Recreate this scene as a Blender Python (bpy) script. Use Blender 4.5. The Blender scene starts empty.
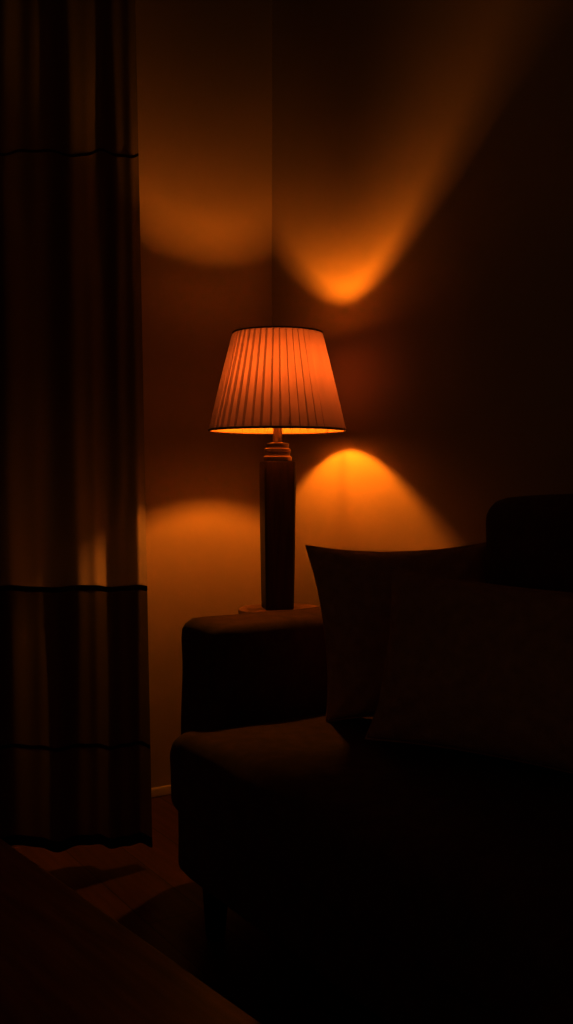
import bpy, bmesh, math, random
from mathutils import Vector, Matrix, noise
random.seed(3)
sc = bpy.context.scene
sc.view_settings.view_transform = 'Standard'
sc.view_settings.look = 'None'
sc.view_settings.gamma = 0.68
HC = 1.02
ANG = math.radians(-58)
RROT = Matrix.Rotation(ANG, 4, 'Z')

# ---------------------------------------------------------------- materials
def mat(name, col, rough=0.8, bump=0.0, bscale=200, var=0.0, vscale=6, metallic=0, spec=0.3, stretch=(1,1,1), sheen=0):
    m = bpy.data.materials.new(name); m.use_nodes = True
    nt = m.node_tree; b = nt.nodes['Principled BSDF']
    b.inputs['Roughness'].default_value = rough
    b.inputs['Metallic'].default_value = metallic
    b.inputs['Specular IOR Level'].default_value = spec
    if sheen:
        b.inputs['Sheen Weight'].default_value = sheen
    tc = nt.nodes.new('ShaderNodeTexCoord')
    mp = nt.nodes.new('ShaderNodeMapping'); mp.inputs['Scale'].default_value = stretch
    nt.links.new(tc.outputs['Object'], mp.inputs['Vector'])
    ns = nt.nodes.new('ShaderNodeTexNoise'); ns.inputs['Scale'].default_value = vscale
    ns.inputs['Detail'].default_value = 6
    nt.links.new(mp.outputs[0], ns.inputs['Vector'])
    cr = nt.nodes.new('ShaderNodeValToRGB')
    cr.color_ramp.elements[0].position = 0.3; cr.color_ramp.elements[1].position = 0.7
    cr.color_ramp.elements[0].color = tuple(c*(1-var) for c in col)+(1,)
    cr.color_ramp.elements[1].color = tuple(min(1, c*(1+var)) for c in col)+(1,)
    nt.links.new(ns.outputs['Fac'], cr.inputs[0]); nt.links.new(cr.outputs[0], b.inputs['Base Color'])
    if bump:
        n2 = nt.nodes.new('ShaderNodeTexNoise'); n2.inputs['Scale'].default_value = bscale
        n2.inputs['Detail'].default_value = 3
        nt.links.new(mp.outputs[0], n2.inputs['Vector'])
        bp = nt.nodes.new('ShaderNodeBump'); bp.inputs['Strength'].default_value = bump
        bp.inputs['Distance'].default_value = 0.004
        nt.links.new(n2.outputs['Fac'], bp.inputs['Height']); nt.links.new(bp.outputs[0], b.inputs['Normal'])
    return m

M_wall = mat('wall_paint', (0.45,0.36,0.29), 0.95, 0.08, 120, 0.03, 3, spec=0.03)
M_ceil = mat('ceiling_paint', (0.20,0.15,0.12), 0.95, 0.05, 120)
M_base = mat('baseboard_paint', (0.75,0.70,0.62), 0.5)
M_sofa = mat('sofa_fabric', (0.12,0.062,0.044), 0.95, 0.5, 500, 0.2, 30, spec=0.1, sheen=0.1)
M_pil = mat('pillow_fabric', (0.50,0.28,0.17), 0.95, 0.6, 420, 0.15, 40, spec=0.1, sheen=0.15)
M_leg = mat('dark_leg_wood', (0.03,0.018,0.012), 0.5, 0.1, 60, 0.3, 10, stretch=(8,8,1))
M_lampwood = mat('lamp_dark_wood', (0.07,0.028,0.014), 0.42, 0.15, 60, 0.35, 9, spec=0.4, stretch=(10,10,1))
M_brass = mat('lamp_brass', (0.24,0.15,0.085), 0.4, metallic=0.8)
M_trim = mat('shade_trim', (0.14,0.07,0.035), 0.8)
M_black = mat('blackened_metal', (0.03,0.02,0.015), 0.7)
M_sidet = mat('side_table_wood', (0.55,0.36,0.2), 0.4, 0.1, 60, 0.15, 8, stretch=(1,8,1))
M_coffee = mat('coffee_table_wood', (0.34,0.14,0.085), 0.33, 0.08, 60, 0.3, 6, spec=0.4, stretch=(1,10,1))
M_track = mat('curtain_track_metal', (0.1,0.1,0.1), 0.5, metallic=0.6)

def floor_mat():
    m = bpy.data.materials.new('floor_planks'); m.use_nodes = True
    nt = m.node_tree; b = nt.nodes['Principled BSDF']
    tc = nt.nodes.new('ShaderNodeTexCoord')
    br = nt.nodes.new('ShaderNodeTexBrick')
    br.inputs['Scale'].default_value = 1.0
    br.inputs['Brick Width'].default_value = 1.3; br.inputs['Row Height'].default_value = 0.14
    br.inputs['Mortar Size'].default_value = 0.0015
    br.inputs['Color1'].default_value = (0.33,0.13,0.085,1); br.inputs['Color2'].default_value = (0.25,0.098,0.064,1)
    br.inputs['Mortar'].default_value = (0.08,0.035,0.02,1)
    nt.links.new(tc.outputs['Object'], br.inputs['Vector'])
    mp = nt.nodes.new('ShaderNodeMapping'); mp.inputs['Scale'].default_value = (1.5,22,1)
    nt.links.new(tc.outputs['Object'], mp.inputs['Vector'])
    ns = nt.nodes.new('ShaderNodeTexNoise'); ns.inputs['Scale'].default_value = 2.5; ns.inputs['Detail'].default_value = 8
    nt.links.new(mp.outputs[0], ns.inputs['Vector'])
    mx = nt.nodes.new('ShaderNodeMixRGB'); mx.blend_type = 'MULTIPLY'; mx.inputs[0].default_value = 0.7
    nt.links.new(br.outputs['Color'], mx.inputs[1]); nt.links.new(ns.outputs['Fac'], mx.inputs[2])
    nt.links.new(mx.outputs[0], b.inputs['Base Color'])
    b.inputs['Roughness'].default_value = 0.36
    bp = nt.nodes.new('ShaderNodeBump'); bp.inputs['Strength'].default_value = 0.2; bp.inputs['Distance'].default_value = 0.002
    nt.links.new(br.outputs['Fac'], bp.inputs['Height']); bp.invert = True
    nt.links.new(bp.outputs[0], b.inputs['Normal'])
    return m
M_floor = floor_mat()

def shade_mat(name, k):
    m = bpy.data.materials.new(name); m.use_nodes = True
    nt = m.node_tree; nt.nodes.clear()
    out = nt.nodes.new('ShaderNodeOutputMaterial')
    tr = nt.nodes.new('ShaderNodeBsdfTranslucent'); df = nt.nodes.new('ShaderNodeBsdfDiffuse')
    add = nt.nodes.new('ShaderNodeAddShader')
    tc = nt.nodes.new('ShaderNodeTexCoord')
    mp = nt.nodes.new('ShaderNodeMapping'); mp.inputs['Scale'].default_value = (1,1,0.15)
    ns = nt.nodes.new('ShaderNodeTexNoise'); ns.inputs['Scale'].default_value = 60; ns.inputs['Detail'].default_value = 4
    nt.links.new(tc.outputs['Object'], mp.inputs['Vector']); nt.links.new(mp.outputs[0], ns.inputs['Vector'])
    cr = nt.nodes.new('ShaderNodeValToRGB')
    cr.color_ramp.elements[0].position = 0.3; cr.color_ramp.elements[1].position = 0.7
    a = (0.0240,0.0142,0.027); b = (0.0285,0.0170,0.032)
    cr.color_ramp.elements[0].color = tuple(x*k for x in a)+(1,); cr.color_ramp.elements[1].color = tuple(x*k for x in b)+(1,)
    nt.links.new(ns.outputs['Fac'], cr.inputs[0]); nt.links.new(cr.outputs[0], tr.inputs['Color'])
    df.inputs['Color'].default_value = (0.20,0.155,0.11,1)
    nt.links.new(tr.outputs[0], add.inputs[0]); nt.links.new(df.outputs[0], add.inputs[1])
    nt.links.new(add.outputs[0], out.inputs[0])
    return m
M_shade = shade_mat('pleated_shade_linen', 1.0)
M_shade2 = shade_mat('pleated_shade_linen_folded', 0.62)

def curtain_mat():
    m = bpy.data.materials.new('curtain_linen'); m.use_nodes = True
    nt = m.node_tree; nt.nodes.clear()
    out = nt.nodes.new('ShaderNodeOutputMaterial')
    tr = nt.nodes.new('ShaderNodeBsdfTranslucent'); df = nt.nodes.new('ShaderNodeBsdfDiffuse')
    mix = nt.nodes.new('ShaderNodeMixShader'); mix.inputs[0].default_value = 0.65
    tc = nt.nodes.new('ShaderNodeTexCoord'); sp = nt.nodes.new('ShaderNodeSeparateXYZ')
    nt.links.new(tc.outputs['Object'], sp.inputs[0])
    # lamplight painted into the linen: paler above the middle seam, shaded darker towards the top; heavier brown cloth below the seam
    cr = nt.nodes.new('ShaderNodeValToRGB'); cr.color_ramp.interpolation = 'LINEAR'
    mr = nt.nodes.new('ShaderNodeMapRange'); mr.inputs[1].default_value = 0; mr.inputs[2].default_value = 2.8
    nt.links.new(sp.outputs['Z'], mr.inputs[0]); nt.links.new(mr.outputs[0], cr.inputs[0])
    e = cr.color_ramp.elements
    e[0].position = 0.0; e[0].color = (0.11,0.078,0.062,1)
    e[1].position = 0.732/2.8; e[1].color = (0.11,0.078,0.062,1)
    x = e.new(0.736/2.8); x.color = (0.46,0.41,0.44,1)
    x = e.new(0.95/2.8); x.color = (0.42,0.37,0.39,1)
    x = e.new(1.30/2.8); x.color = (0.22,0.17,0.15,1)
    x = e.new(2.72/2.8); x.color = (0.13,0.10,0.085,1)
    ns = nt.nodes.new('ShaderNodeTexNoise'); ns.inputs['Scale'].default_value = 300
    nt.links.new(tc.outputs['Object'], ns.inputs['Vector'])
    bp = nt.nodes.new('ShaderNodeBump'); bp.inputs['Strength'].default_value = 0.3; bp.inputs['Distance'].default_value = 0.002
    nt.links.new(ns.outputs['Fac'], bp.inputs['Height'])
    nt.links.new(bp.outputs[0], df.inputs['Normal'])
    nt.links.new(cr.outputs[0], tr.inputs['Color']); nt.links.new(cr.outputs[0], df.inputs['Color'])
    nt.links.new(df.outputs[0], mix.inputs[1]); nt.links.new(tr.outputs[0], mix.inputs[2])
    nt.links.new(mix.outputs[0], out.inputs[0])
    return m
M_curt = curtain_mat()
M_seam = mat('curtain_seam', (0.035,0.023,0.018), 0.9)

LC = (1.0, 0.37, 0.03)
def emis(name, strength):
    m = bpy.data.materials.new(name); m.use_nodes = True
    nt = m.node_tree; nt.nodes.clear()
    out = nt.nodes.new('ShaderNodeOutputMaterial'); e = nt.nodes.new('ShaderNodeEmission')
    e.inputs['Color'].default_value = LC+(1,); e.inputs['Strength'].default_value = strength
    nt.links.new(e.outputs[0], out.inputs[0]); return m
M_bulb = emis('warm_bulb_glow', 1560)

# ---------------------------------------------------------------- mesh helpers
def obj(name, verts, faces, m, parent=None, smooth=False, matrix=None):
    me = bpy.data.meshes.new(name); me.from_pydata([tuple(v) for v in verts], [], faces); me.update()
    if smooth:
        for p in me.polygons: p.use_smooth = True
    o = bpy.data.objects.new(name, me); sc.collection.objects.link(o)
    me.materials.append(m)
    if matrix is not None: o.matrix_world = matrix
    if parent: o.parent = parent
    return o
def empty(name, matrix=Matrix.Identity(4)):
    o = bpy.data.objects.new(name, None); sc.collection.objects.link(o); o.matrix_world = matrix
    o.empty_display_size = 0.1
    return o
def box(name, lo, hi, m, parent=None, bevel=0.0, matrix=None, seg=3):
    x0,y0,z0 = lo; x1,y1,z1 = hi
    c = Vector(((x0+x1)/2,(y0+y1)/2,(z0+z1)/2))
    v = [Vector(p)-c for p in [(x0,y0,z0),(x1,y0,z0),(x1,y1,z0),(x0,y1,z0),(x0,y0,z1),(x1,y0,z1),(x1,y1,z1),(x0,y1,z1)]]
    f = [(0,3,2,1),(4,5,6,7),(0,1,5,4),(1,2,6,5),(2,3,7,6),(3,0,4,7)]
    mm = Matrix.Translation(c)
    if matrix is not None: mm = matrix @ mm
    o = obj(name, v, f, m, parent, matrix=mm)
    if bevel:
        b = o.modifiers.new('b','BEVEL'); b.width = bevel; b.segments = seg
        for p in o.data.polygons: p.use_smooth = True
        w = o.modifiers.new('w','WEIGHTED_NORMAL')
    return o
def cushion(name, lo, hi, m, parent, puff=0.02, n=20, wrinkle=0.003, seed=0, side_puff=0.0, rf=0.55):
    bm = bmesh.new(); bmesh.ops.create_cube(bm, size=2)
    bmesh.ops.subdivide_edges(bm, edges=bm.edges[:], cuts=n, use_grid_fill=True)
    h = Vector([(b-a)/2 for a,b in zip(lo,hi)]); c = Vector([(b+a)/2 for a,b in zip(lo,hi)])
    mn = min(h)
    for v in bm.verts:
        p = v.co.copy()
        r = mn*rf
        q = Vector((p[i]*h[i] for i in range(3)))
        inner = Vector((max(-(h[i]-r), min(h[i]-r, q[i])) for i in range(3)))
        d = q-inner
        if d.length > 1e-9:
            md = max(abs(d.x),abs(d.y),abs(d.z))
            q = inner + d.normalized()*md
        wz = (1-p.x**2)*(1-p.y**2)
        q.z += puff*wz*(1 if p.z > 0 else 0.0)*abs(p.z)
        q.y += side_puff*(1-p.x**2)*(1-p.z**2)*p.y
        nn = noise.noise(q*7+Vector((seed,seed*2,0)))
        q += d.normalized()*nn*wrinkle*2 if d.length > 1e-9 else Vector((0,0,0))
        v.co = q
    me = bpy.data.meshes.new(name); bm.to_mesh(me); bm.free()
    for p in me.polygons: p.use_smooth = True
    o = bpy.data.objects.new(name, me); sc.collection.objects.link(o); me.materials.append(m)
    o.location = c; o.parent = parent
    return o
def lathe(name, prof, m, parent, n=48, smooth=True, loc=(0,0,0), close=True):
    v=[]; f=[]
    for r,z in prof:
        for i in range(n):
            a=2*math.pi*i/n; v.append((r*math.cos(a), r*math.sin(a), z))
    for j in range(len(prof)-1):
        for i in range(n):
            f.append((j*n+i, j*n+(i+1)%n, (j+1)*n+(i+1)%n, (j+1)*n+i))
    if close:
        f.append(tuple(range(n))[::-1]); f.append(tuple((len(prof)-1)*n+i for i in range(n)))
    o = obj(name, v, f, m, None, smooth)
    o.location = loc; o.parent = parent
    if smooth:
        o.data.set_sharp_from_angle(angle=math.radians(40))
    return o
def torus(name, R, r, z, m, parent, nR=96, nr=10):
    v=[]; f=[]
    for i in range(nR):
        a=2*math.pi*i/nR
        for j in range(nr):
            b=2*math.pi*j/nr; rr=R+r*math.cos(b)
            v.append((rr*math.cos(a), rr*math.sin(a), z+r*math.sin(b)))
    for i in range(nR):
        for j in range(nr):
            f.append((i*nr+j, ((i+1)%nR)*nr+j, ((i+1)%nR)*nr+(j+1)%nr, i*nr+(j+1)%nr))
    return obj(name, v, f, m, parent, True)
def rod(name, p0, p1, r, m, parent, n=12):
    p0=Vector(p0); p1=Vector(p1); d=p1-p0; q=d.to_track_quat('Z','Y'); v=[]
    for p in (p0,p1):
        for i in range(n):
            a=2*math.pi*i/n; v.append(p+q@Vector((r*math.cos(a), r*math.sin(a),0)))
    f=[(i,(i+1)%n,n+(i+1)%n,n+i) for i in range(n)]+[tuple(range(n))[::-1],tuple(range(n,2*n))]
    return obj(name, v, f, m, parent, True)

# ---------------------------------------------------------------- room shell (u,n room axes); left open behind the camera to let in the added ambient fill
U0, U1, N0, N1, H = -3.015, 1.3, -2.4, 1.825, 2.8
T=0.1
box('floor', (U0-T,N0-T,-0.1),(U1+T,N1+T,0), M_floor, matrix=RROT)
box('ceiling', (U0-T,N0-T,H),(U1+T,N1+T,H+0.1), M_ceil, matrix=RROT)
box('wall_right', (U0-T,N1,0),(U1+T,N1+T,H), M_wall, matrix=RROT)
box('wall_left', (U0-T,N0-T,0),(U0,N1,H), M_wall, matrix=RROT)
box('baseboard_left', (U0,N0,0),(U0+0.014,N1,0.03), M_base, matrix=RROT, bevel=0.004)
box('baseboard_right', (U0+0.014,N1-0.014,0),(U1,N1,0.03), M_base, matrix=RROT, bevel=0.004)

# ---------------------------------------------------------------- sofa
sofa = empty('sofa', RROT.copy())
UA0, UA1 = -2.35, -2.115       # arm
NB = 1.80
UE = -0.62
cushion('base', (-2.08,1.0,0.135),(UE,NB-0.02,0.33), M_sofa, sofa, puff=0.0, wrinkle=0.001, rf=0.3)
cushion('arm', (UA0,1.135,0.13),(UA1,NB,0.672), M_sofa, sofa, puff=0.006, seed=4, rf=0.36)
cushion('arm_far', (UE,1.02,0.13),(UE+0.19,NB,0.672), M_sofa, sofa, puff=0.006, seed=5, rf=0.4)
cushion('seat_cushion', (-2.08,0.975,0.275),(UE,1.66,0.458), M_sofa, sofa, puff=0.022, seed=1, wrinkle=0.006, n=40)
cushion('back_frame', (-2.12,1.69,0.14),(UE,NB,0.80), M_sofa, sofa, puff=0.005)
cushion('back_cushion_1', (-1.665,1.53,0.46),(-1.14,1.69,0.975), M_sofa, sofa, puff=0.02, seed=7, side_puff=0.01)
cushion('back_cushion_2', (-1.135,1.53,0.46),(UE,1.69,0.975), M_sofa, sofa, puff=0.02, seed=8, side_puff=0.01)
for i,(a,b) in enumerate([(-2.01,1.07),(UE-0.06,1.07),(-2.24,1.74),(UE+0.1,1.74)]):
    lathe('leg_%d'%(i+1), [(0.019,0.0),(0.022,0.01),(0.032,0.145)], M_leg, sofa, 24, True, (a,b,0))

# ---------------------------------------------------------------- pillows
def pillow(name, bl, br, up, h, thick, m, seed=0, n=56, roll=0.0, pin=0.10, top_shift=0.0):
    bl=Vector(bl); br=Vector(br); X=(br-bl); w=X.length; X.normalize()
    up=Vector(up); Z=(up-X*up.dot(X)).normalized(); Y=Z.cross(X)
    M=Matrix((X,Y,Z)).transposed().to_4x4()
    M=M@Matrix.Rotation(math.radians(roll),4,'Y')
    M.translation=(bl+br)/2+Z*h/2
    v=[];f=[]
    def P(s,t,side):
        x=s*(1-pin*(1-abs(t)**2.2)*abs(s)**2)*w/2 + top_shift*(t+1)/2
        z=t*(1-pin*(1-abs(s)**2.2)*abs(t)**2)*h/2
        e=((1-s**2)*(1-t**2))
        th=thick/2*(max(e,0)**0.40)
        q=Vector((x*3,side*0.7,z*3))+Vector((seed,seed*1.7,0))
        wr=noise.noise(q*2.2)*0.018+noise.noise(q*5)*0.012
        cr=math.sin((abs(s)-abs(t))*18+seed)*0.009*max(0,abs(s*t))
        th=th*(1+wr*5)+ (wr*0.5+cr)*min(1,e*4)
        return Vector((x,side*max(th,0.0),z))
    for side in (-1,1):
        for j in range(n+1):
            for i in range(n+1):
                v.append(P(-1+2*i/n,-1+2*j/n,side))
    N=(n+1)*(n+1)
    for j in range(n):
        for i in range(n):
            a=j*(n+1)+i
            f.append((a,a+1,a+n+2,a+n+1)); f.append((N+a,N+a+n+1,N+a+n+2,N+a+1))
    o=obj(name,v,f,m,None,True,M)
    bm=bmesh.new(); bm.from_mesh(o.data); bmesh.ops.remove_doubles(bm,verts=bm.verts,dist=0.0008)
    bmesh.ops.recalc_face_normals(bm,faces=bm.faces)
    bm.to_mesh(o.data); bm.free()
    cu=bpy.data.curves.new('piping','CURVE'); cu.dimensions='3D'; cu.bevel_depth=0.003
    pts=[]
    for i in range(n): pts.append(P(-1+2*i/n,-1,0))
    for i in range(n): pts.append(P(1,-1+2*i/n,0))
    for i in range(n): pts.append(P(1-2*i/n,1,0))
    for i in range(n): pts.append(P(-1,1-2*i/n,0))
    sp=cu.splines.new('POLY'); sp.points.add(len(pts)-1); sp.use_cyclic_u=True
    for k,p in enumerate(pts): sp.points[k].co=(p.x,0,p.z,1)
    c=bpy.data.objects.new('piping',cu); sc.collection.objects.link(c); cu.materials.append(m); c.parent=o
    return o
pillow('throw_pillow', (0.085,2.33,0.476),(0.505,2.235,0.476),(-0.05,0.22,1),0.405,0.20,M_pil,1.3,roll=-2,top_shift=-0.05)
pillow('throw_pillow', (0.165,2.04,0.486),(0.665,1.74,0.486),(0.05,0.22,1),0.350,0.20,M_pil,4.1,roll=3)

# ---------------------------------------------------------------- side table
LX, LY = -0.0265, 3.0
TZ = 0.643
st = empty('side_table', Matrix.Translation((LX+0.012, LY, 0)))
lathe('top', [(0.10,TZ-0.022),(0.124,TZ-0.018),(0.128,TZ-0.01),(0.126,TZ-0.002),(0.122,TZ)], M_sidet, st, 64)
lathe('stem', [(0.02,0.03),(0.018,0.2),(0.016,0.4),(0.018,0.58),(0.035,TZ-0.021)], M_sidet, st, 32)
lathe('foot', [(0.13,0.0),(0.135,0.008),(0.12,0.02),(0.03,0.035),(0.02,0.05)], M_sidet, st, 64)

# ---------------------------------------------------------------- table lamp
lamp = empty('table_lamp', Matrix.Translation((LX, LY, TZ)))
def Z(px): return (HC-(px-480)/340.0)-TZ      # heights measured up from the table top
prof=[(0.0,0.047),(0.003,0.0485),(0.10,0.0505),(0.25,0.053),(0.38,0.0545),(0.426,0.0545),(0.431,0.053)]
v=[];f=[];ns=48
def sq(a,hw):
    c,s=math.cos(a),math.sin(a); k=14.0
    r=hw/((abs(c)**k+abs(s)**k)**(1/k)); return r*c, r*s
rotc=Matrix.Rotation(math.radians(12),3,'Z')
for z,hw in prof:
    for i in range(ns):
        x,y=sq(2*math.pi*(i+0.5)/ns, hw*0.86); p=rotc@Vector((x,y,z)); v.append(p)
for j in range(len(prof)-1):
    for i in range(ns): f.append((j*ns+i,j*ns+(i+1)%ns,(j+1)*ns+(i+1)%ns,(j+1)*ns+i))
f.append(tuple(range(ns))[::-1]); f.append(tuple((len(prof)-1)*ns+i for i in range(ns)))
o=obj('column',v,f,M_lampwood,lamp,True); o.data.set_sharp_from_angle(angle=math.radians(35))
lathe('collar', [(0.042,Z(461)),(0.043,Z(457)),(0.037,Z(455.5)),(0.037,Z(453)),(0.039,Z(452.5)),(0.039,Z(449)),(0.033,Z(448)),(0.033,Z(446)),(0.034,Z(445.5)),(0.034,Z(443.5)),(0.015,Z(442.5))], M_brass, lamp)
lathe('neck_rod', [(0.013,Z(443)),(0.013,Z(425)),(0.009,Z(424)),(0.009,Z(412))], M_brass, lamp, 24)
lathe('socket', [(0.017,Z(414)),(0.019,Z(411)),(0.019,Z(397)),(0.016,Z(395))], M_brass, lamp, 24)
ZB=Z(374)
lathe('bulb', [(0.018,ZB-0.028),(0.018,ZB+0.028)], M_bulb, lamp, 32)
lathe('light_baffle', [(0.0185,ZB+0.028),(0.024,ZB+0.036),(0.030,ZB+0.038),(0.030,ZB+0.041),(0.012,ZB+0.046),(0.004,ZB+0.048)], M_black, lamp, 48)  # unseen baffle added over the bulb to cut steep upward light
lathe('bulb_base', [(0.014,Z(396)),(0.0185,ZB-0.033),(0.0185,ZB-0.0282)], M_brass, lamp, 24)
RB, RT = 0.2, 0.131; zb, zt = Z(430.5), Z(333.5)
NP=46; sub=8; rows=16
v=[];f=[];mi=[];na=NP*sub
pj=[random.uniform(-0.25,0.25) for _ in range(NP)]
for j in range(rows+1):
    t=j/rows
    for i in range(na):
        p=i//sub; ph=(i%sub)/sub
        amp=0.0065*(0.6+0.4*math.sin(math.pi*t))
        saw=(ph/0.75 if ph<=0.75 else (1-ph)/0.25)-0.5
        r=RB+(RT-RB)*t+amp*saw
        a=2*math.pi*(i+pj[p]*(2.0 if 0<(i%sub) else 0))/na
        v.append((r*math.cos(a),r*math.sin(a),zb+(zt-zb)*t))
for j in range(rows):
    for i in range(na):
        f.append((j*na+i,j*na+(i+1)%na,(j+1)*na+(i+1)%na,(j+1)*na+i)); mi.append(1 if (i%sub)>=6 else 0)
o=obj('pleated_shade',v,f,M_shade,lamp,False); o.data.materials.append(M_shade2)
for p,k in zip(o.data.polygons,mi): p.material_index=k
torus('shade_trim_bottom',RB+0.001,0.0032,zb,M_trim,lamp)
torus('shade_trim_top',RT+0.001,0.0022,zt,M_trim,lamp)
hz=Z(414)
torus('fitter_ring',0.02,0.002,hz,M_brass,lamp,32)
for k in range(3):
    a=math.radians(40+120*k)
    rr=RB+(RT-RB)*0.10
    rod('fitter_arm_%d'%k,(0.019*math.cos(a),0.019*math.sin(a),hz),(rr*math.cos(a),rr*math.sin(a),zb+(zt-zb)*0.10),0.0016,M_brass,lamp,8)

# ---------------------------------------------------------------- curtain
cdir=Vector((-0.995,-0.07,0)).normalized(); cn=Vector((-cdir.y,cdir.x,0))
if cn.y>0: cn=-cn
cur=empty('curtain', Matrix.Translation((-0.353,2.70,0)))
W=0.74; nx=360; nz=90; zt_c=2.72; z0=0.055
def cpt(s,z,off=0.0):
    tt=z/zt_c
    flare=0.055*tt
    x=s*W+flare*(1-s)
    A=0.020*(0.8+0.3*(1-tt))
    ph=s*W*2*math.pi/0.15+1.1*math.sin(s*7)+0.4*math.sin(z*1.1+s*5)+2.6
    w=A*math.sin(ph)+0.007*math.sin(ph*2.3+z*0.8+1)+0.005*noise.noise(Vector((s*10,0,z*2.2)))*3
    p=cdir*x+cn*(w+off)
    return Vector((p.x,p.y,z))
v=[];f=[]
for j in range(nz+1):
    z=z0+(zt_c-z0)*j/nz
    for i in range(nx+1): v.append(cpt(i/nx,z))
for j in range(nz):
    for i in range(nx):
        a=j*(nx+1)+i; f.append((a,a+1,a+nx+2,a+nx+1))
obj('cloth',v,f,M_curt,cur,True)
def seam(name,zc,hh,th=0.003):
    v=[];f=[]
    for i in range(nx+1):
        s=i/nx
        for (dz,o_) in ((-hh,th),(hh,th),(hh,-th),(-hh,-th)):
            v.append(cpt(s,zc+dz,o_))
    for i in range(nx):
        for k in range(4):
            f.append((i*4+k,(i+1)*4+k,(i+1)*4+(k+1)%4,i*4+(k+1)%4))
    obj(name,v,f,M_seam,cur,True)
seam('seam_top',1.88,0.003); seam('seam_mid',0.734,0.0065); seam('seam_low',0.318,0.004); seam('hem',0.067,0.013)
tk=Matrix.Translation(cdir*0.38)@Matrix.Rotation(math.atan2(cdir.y,cdir.x),4,'Z')
box('track',(-0.42,-0.045,zt_c-0.005),(0.42,0.045,H-0.001),M_track,cur,matrix=tk,bevel=0.004)

# ---------------------------------------------------------------- coffee table
P0=Vector((-0.022,1.125,0)); P1=Vector((-0.48,1.715,0)); d=(P1-P0).normalized()
ta=math.atan2(d.y,d.x)
L=1.15; Wd=0.58
ct=empty('coffee_table', Matrix.Translation(P0-d*0.2)@Matrix.Rotation(ta,4,'Z'))
box('top',(0,0,0.385),(L,Wd,0.42),M_coffee,ct,0.006)
box('shelf',(0.05,0.05,0.14),(L-0.05,Wd-0.05,0.16),M_coffee,ct,0.004)
for i,(a,b) in enumerate([(0.02,0.02),(L-0.07,0.02),(0.02,Wd-0.07),(L-0.07,Wd-0.07)]):
    box('leg_%d'%(i+1),(a,b,0),(a+0.05,b+0.05,0.386),M_coffee,ct,0.004)
for i,(lo,hi) in enumerate([((0.07,0.03,0.335),(L-0.07,0.05,0.386)),((0.07,Wd-0.05,0.335),(L-0.07,Wd-0.03,0.386)),((0.03,0.07,0.335),(0.05,Wd-0.07,0.386)),((L-0.05,0.07,0.335),(L-0.03,Wd-0.07,0.386))]):
    box('apron_%d'%(i+1),lo,hi,M_coffee,ct,0.002)

# ---------------------------------------------------------------- world, camera
w=bpy.data.worlds.new('ambient_fill'); sc.world=w; w.use_nodes=True
w.node_tree.nodes['Background'].inputs[0].default_value=(1.0,0.50,0.30,1)
w.node_tree.nodes['Background'].inputs[1].default_value=0.075  # warm ambient added to lift the dark sofa and pillows
cam=bpy.data.cameras.new('camera'); co=bpy.data.objects.new('camera',cam); sc.collection.objects.link(co)
co.location=(0,0,HC); co.rotation_euler=(math.radians(90),0,0)
cam.sensor_fit='VERTICAL'; cam.sensor_height=36; cam.sensor_width=36; cam.lens=1020/1024*36
cam.shift_y=-32/1024
cam.clip_start=0.02
sc.camera=co
